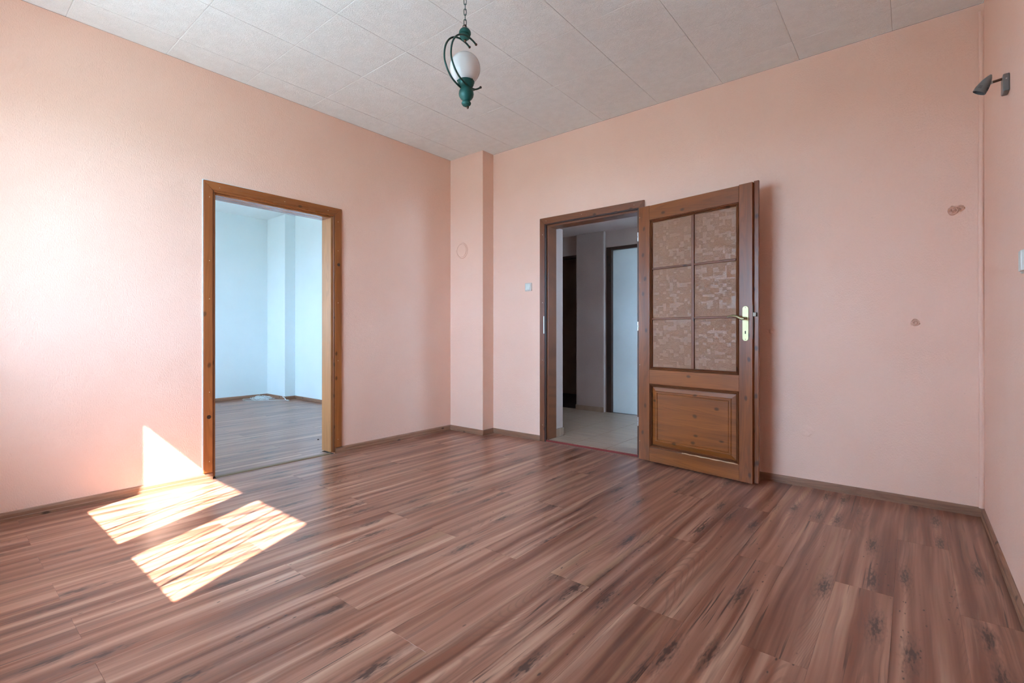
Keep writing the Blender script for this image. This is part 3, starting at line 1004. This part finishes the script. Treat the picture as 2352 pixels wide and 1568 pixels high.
# the two curved arms
e_out = (-0.54 * er - 0.842 * ef)
off = 0.018 * er - 0.0115 * ef
A_ = [(775, 575), (738, 525), (690, 478), (645, 452), (600, 445), (560, 462), (530, 500), (508, 560), (497, 650), (500, 730), (515, 800), (540, 880), (580, 970), (628, 1040), (680, 1100), (718, 1132), (760, 1150), (795, 1143), (825, 1125)]
S_ = []
for ax_, ay_ in A_:                     # side view of the arm: reach from the axis, height
    X_ = (ax_ - 645) * 0.000401
    s_ = 0.0
    for _ in range(12):
        s_ = (0.018 - X_ * (2.515 - 0.0115 - 0.842 * s_) / 2.515) / 0.54
    S_.append((s_, 1.033 + (zz(ay_) - 1.033) * (2.515 - 0.0115 - 0.842 * s_) / 2.515))
for sgn in (1, -1):
    pts = catmull([e_out * s + off * sgn + Vector((0, 0, q)) for s, q in S_], 5)
    arm = tube('arm', pts, 0.0046, 'green2', lamp, 10)
    for e in (pts[0], pts[-1]):
        b2 = bmesh.new(); bmesh.ops.create_uvsphere(b2, u_segments=12, v_segments=8, radius=0.0066)
        o = link('arm_tip', finish(b2, 'arm_tip', True), 'bronze', arm, e)
    # clamps that tie the arms to the body
    for i_ in (2, 15):
        p = e_out * S_[i_][0] + off * sgn + Vector((0, 0, S_[i_][1]))
        c = Vector((0, 0, S_[i_][1]))
        tube('clamp', [p, (p + c) * 0.5, c], 0.0030, 'green2', arm, 6)
# suspension loops, chain, ceiling hook
def link_mesh(name, w, h, r):
    bm = bmesh.new()
    pts = []
    for k in range(20):
        a = 2 * PI * k / 20
        pts.append(((w / 2) * math.cos(a), 0, (h / 2 - w / 2) * (1 if math.sin(a) > 0 else -1) * (0 if abs(math.sin(a)) < 1e-6 else 1) + (w / 2) * math.sin(a)))
    add_tube(bm, pts, r, 6, True)
    return finish(bm, name, True)


lm = link_mesh('suspension_ring', 0.016, 0.024, 0.0022)
for k, a in enumerate((0.35, 1.9)):
    o = link('suspension_ring', lm, 'bronze', lamp, (er.x * (0.003 if k else -0.003), er.y * (0.003 if k else -0.003), zz(372) + 0.008))
    o.rotation_euler = (0, 0.25 * (1 if k else -1), a)
cm = link_mesh('chain_link', 0.0125, 0.033, 0.0019)
z = zz(330)
k = 0
while z < H - 0.045:
    o = link('chain_link', cm, 'green2', lamp, (0, 0, z + 0.0145))
    o.rotation_euler = (0, 0, 0.75 + (PI / 2 if k % 2 else 0))
    z += 0.0270
    k += 1
lat('ceiling_rose', [(0.0, H - 0.050), (0.010, H - 0.050), (0.013, H - 0.040), (0.035, H - 0.030), (0.046, H - 0.010), (0.048, H - 0.001), (0, H - 0.001)], 'green', lamp)

# ------------------------------------------------------------------ wall spotlight
sp = empty('wall_spotlight', (W, -0.93, 2.075))
tag(sp, 'small grey metal bullet spotlight on the right wall', 'lamp')
b2 = bmesh.new()
add_box(b2, -0.021, -0.0005, -0.030, 0.034, -0.036, 0.036)
bmesh.ops.bevel(b2, geom=list(b2.edges), offset=0.004, segments=3, affect='EDGES', profile=0.5)
link('wall_plate', finish(b2, 'wall_plate'), 'grey_metal', sp)
b2 = bmesh.new(); add_tube(b2, [(-0.011, -0.0308, 0.014), (-0.011, -0.0295, 0.014)], 0.0028, 10)
link('screw', finish(b2, 'screw'), 'steel', sp)
tube('arm', [(-0.020, 0.0, 0.026), (-0.034, 0.0, 0.024), (-0.053, 0.0, 0.022)], 0.0052, 'bronze', sp, 12)
b2 = bmesh.new(); bmesh.ops.create_uvsphere(b2, u_segments=14, v_segments=10, radius=0.0068)
link('joint', finish(b2, 'joint', True), 'steel', sp, (-0.053, 0.0, 0.022))
prof = [(0, 0.0), (0.004, 0.002), (0.010, 0.012), (0.0165, 0.028), (0.0205, 0.044), (0.0225, 0.058), (0.0232, 0.072), (0.0230, 0.076), (0.0212, 0.076), (0.0205, 0.060), (0.0, 0.058)]
head = link('head', lathe_mesh('head', prof, 32), 'grey_metal', sp, (-0.053, -0.004, 0.055))
dr = Vector((-0.036, 0.004, -0.062)).normalized()
head.rotation_euler = dr.to_track_quat('Z', 'Y').to_euler()
vm = None
for a in (0.2, 1.4, 2.6, 3.8, 5.0):
    for s in (0.054, 0.058, 0.062):
        b2 = bmesh.new()
        rr = 0.0222 + (s - 0.058) * 0.12
        add_tube(b2, [(rr * math.cos(a + d), rr * math.sin(a + d), s) for d in (-0.28, -0.14, 0, 0.14, 0.28)], 0.0009, 5)
        link('vent_slot', finish(b2, 'vent_slot'), 'black', head)
b2 = bmesh.new(); bmesh.ops.create_circle(b2, cap_ends=True, radius=0.0205, segments=28)
link('lens', finish(b2, 'lens'), 'black', head, (0, 0, 0.064))

# ------------------------------------------------------------------ switches and covers
sw = empty('light_switch', (0.940, 0.0, 1.492))
tag(sw, 'small white square light switch between the pillar and hallway doorway', 'switch')
slab('frame', rounded_rect(0.081, 0.081, 0.006), 0.009, 'cream_plastic', sw, 0.002)
rk = slab('rocker', rounded_rect(0.056, 0.060, 0.003), 0.014, 'white_plastic', sw, 0.002)
rk.location = (-0.004, 0, 0)

sb = empty('wall_socket', (W, -1.440, 1.279), -PI / 2)
tag(sb, 'white plastic box on the right wall at the skirting side', 'socket')
sb['label'] = 'white plastic socket box mounted on the right wall below the spotlight'
slab('housing', rounded_rect(0.080, 0.080, 0.005), 0.024, 'white_plastic', sb, 0.003)
fc = slab('face', rounded_rect(0.050, 0.070, 0.004), 0.032, 'white_plastic', sb, 0.002)
fc.location = (0.012, 0, 0)
for z in (0.016, -0.016):
    b2 = bmesh.new(); add_tube(b2, [(-0.030, -0.0246, z), (-0.030, -0.0236, z)], 0.0035, 10)
    link('pin_hole', finish(b2, 'pin_hole'), 'black', sb)

cov = empty('junction_cover', (0.180, -PD, 1.910))
tag(cov, 'round painted junction cover on the corner pillar', 'cover')
me = lathe_mesh('disc', [(0, 0.012), (0.060, 0.012), (0.0665, 0.010), (0.0675, 0.0015), (0.0705, 0.0015), (0.072, 0.010), (0.080, 0.009), (0.0845, 0.0), (0, 0.0)], 48)
o = link('disc', me, 'peach', cov); o.rotation_euler = (PI / 2, 0, 0)

# filled plug holes on the back wall
def patch(name, x, z, r, mat, h=0.006, seed=0):
    rn = random.Random(seed)
    bm = bmesh.new()
    n = 18
    rings = []
    for f, hh in ((1.0, 0.0005), (0.86, h * 0.8), (0.62, h * 0.55), (0.40, h), (0.16, h * 0.4)):
        rings.append([bm.verts.new((x + r * f * (1 + rn.uniform(-0.18, 0.18)) * math.cos(2 * PI * k / n), -hh * rn.uniform(0.6, 1.3), z + r * f * (1 + rn.uniform(-0.18, 0.18)) * math.sin(2 * PI * k / n))) for k in range(n)])
    for a, b in zip(rings[:-1], rings[1:]):
        for k in range(n):
            bm.faces.new((a[k], a[(k + 1) % n], b[(k + 1) % n], b[k]))
    bm.faces.new(rings[-1])
    return link(name, finish(bm, name, True), mat, wall_back)


M['patch'] = plain('brown plaster filler', (0.74, 0.43, 0.30), 0.9, bump=0.5, bscale=300)
tag(patch('plug_patch', 4.040, 1.748, 0.026, 'patch', 0.012, 1), 'rough brown filled hole')
tag(patch('plug_patch', 4.072, 1.757, 0.018, 'patch', 0.008, 2), 'rough brown filled hole')
tag(patch('plug_patch', 3.871, 1.100, 0.022, 'patch', 0.009, 3), 'rough brown filled hole')
patch('plug_patch', 3.097, 1.052, 0.022, 'peach', 0.006, 4)
patch('plug_patch', 3.304, 0.375, 0.040, 'peach', 0.003, 5)

# ------------------------------------------------------------------ cables in the side room
cab = empty('cable_tangle', (-4.05, -0.36, 0.0))
tag(cab, 'tangled heap of white cable on the side room floor in the corner', 'cable')
rc = random.Random(11)
pts = []
for k in range(80):
    a = k * 0.86 + rc.uniform(-0.5, 0.5)
    r = 0.18 * (0.35 + 0.65 * rc.random()) * (1 + 0.25 * math.sin(k * 0.21))
    hgt = 0.008 + max(0, 0.070 * (1 - (r / 0.23) ** 1.3)) * rc.random()
    pts.append((r * 1.1 * math.cos(a) - 0.02, r * 0.78 * math.sin(a), hgt))
tube('coil', catmull(pts, 6), 0.0032, 'cable', cab, 5)
loose = [(-0.16, -0.1, 0.006), (-0.20, -0.22, 0.005), (-0.02, -0.25, 0.005), (0.1, -0.16, 0.006), (0.24, 0.02, 0.005), (0.33, 0.14, 0.005), (0.42, 0.20, 0.008)]
tube('loose_end', catmull(loose, 8), 0.0036, 'cable', cab, 6)
tube('loose_end', catmull([(0.30, 0.17, 0.05), (0.36, 0.17, 0.035), (0.43, 0.16, 0.012), (0.47, 0.19, 0.006), (0.49, 0.16, 0.006)], 8), 0.0055, 'cable', cab, 6)
b2 = bmesh.new(); bmesh.ops.create_icosphere(b2, subdivisions=2, radius=0.008)
for v in b2.verts:
    v.co *= 1 + 0.3 * mnoise.noise(v.co * 200)
    v.co.z = max(0, v.co.z * 0.7 + 0.004)
tag(link('floor_chip', finish(b2, 'floor_chip'), 'black', None, (-0.613, -1.339, 0.0)), 'tiny black chip lying on the side room floor', 'debris')
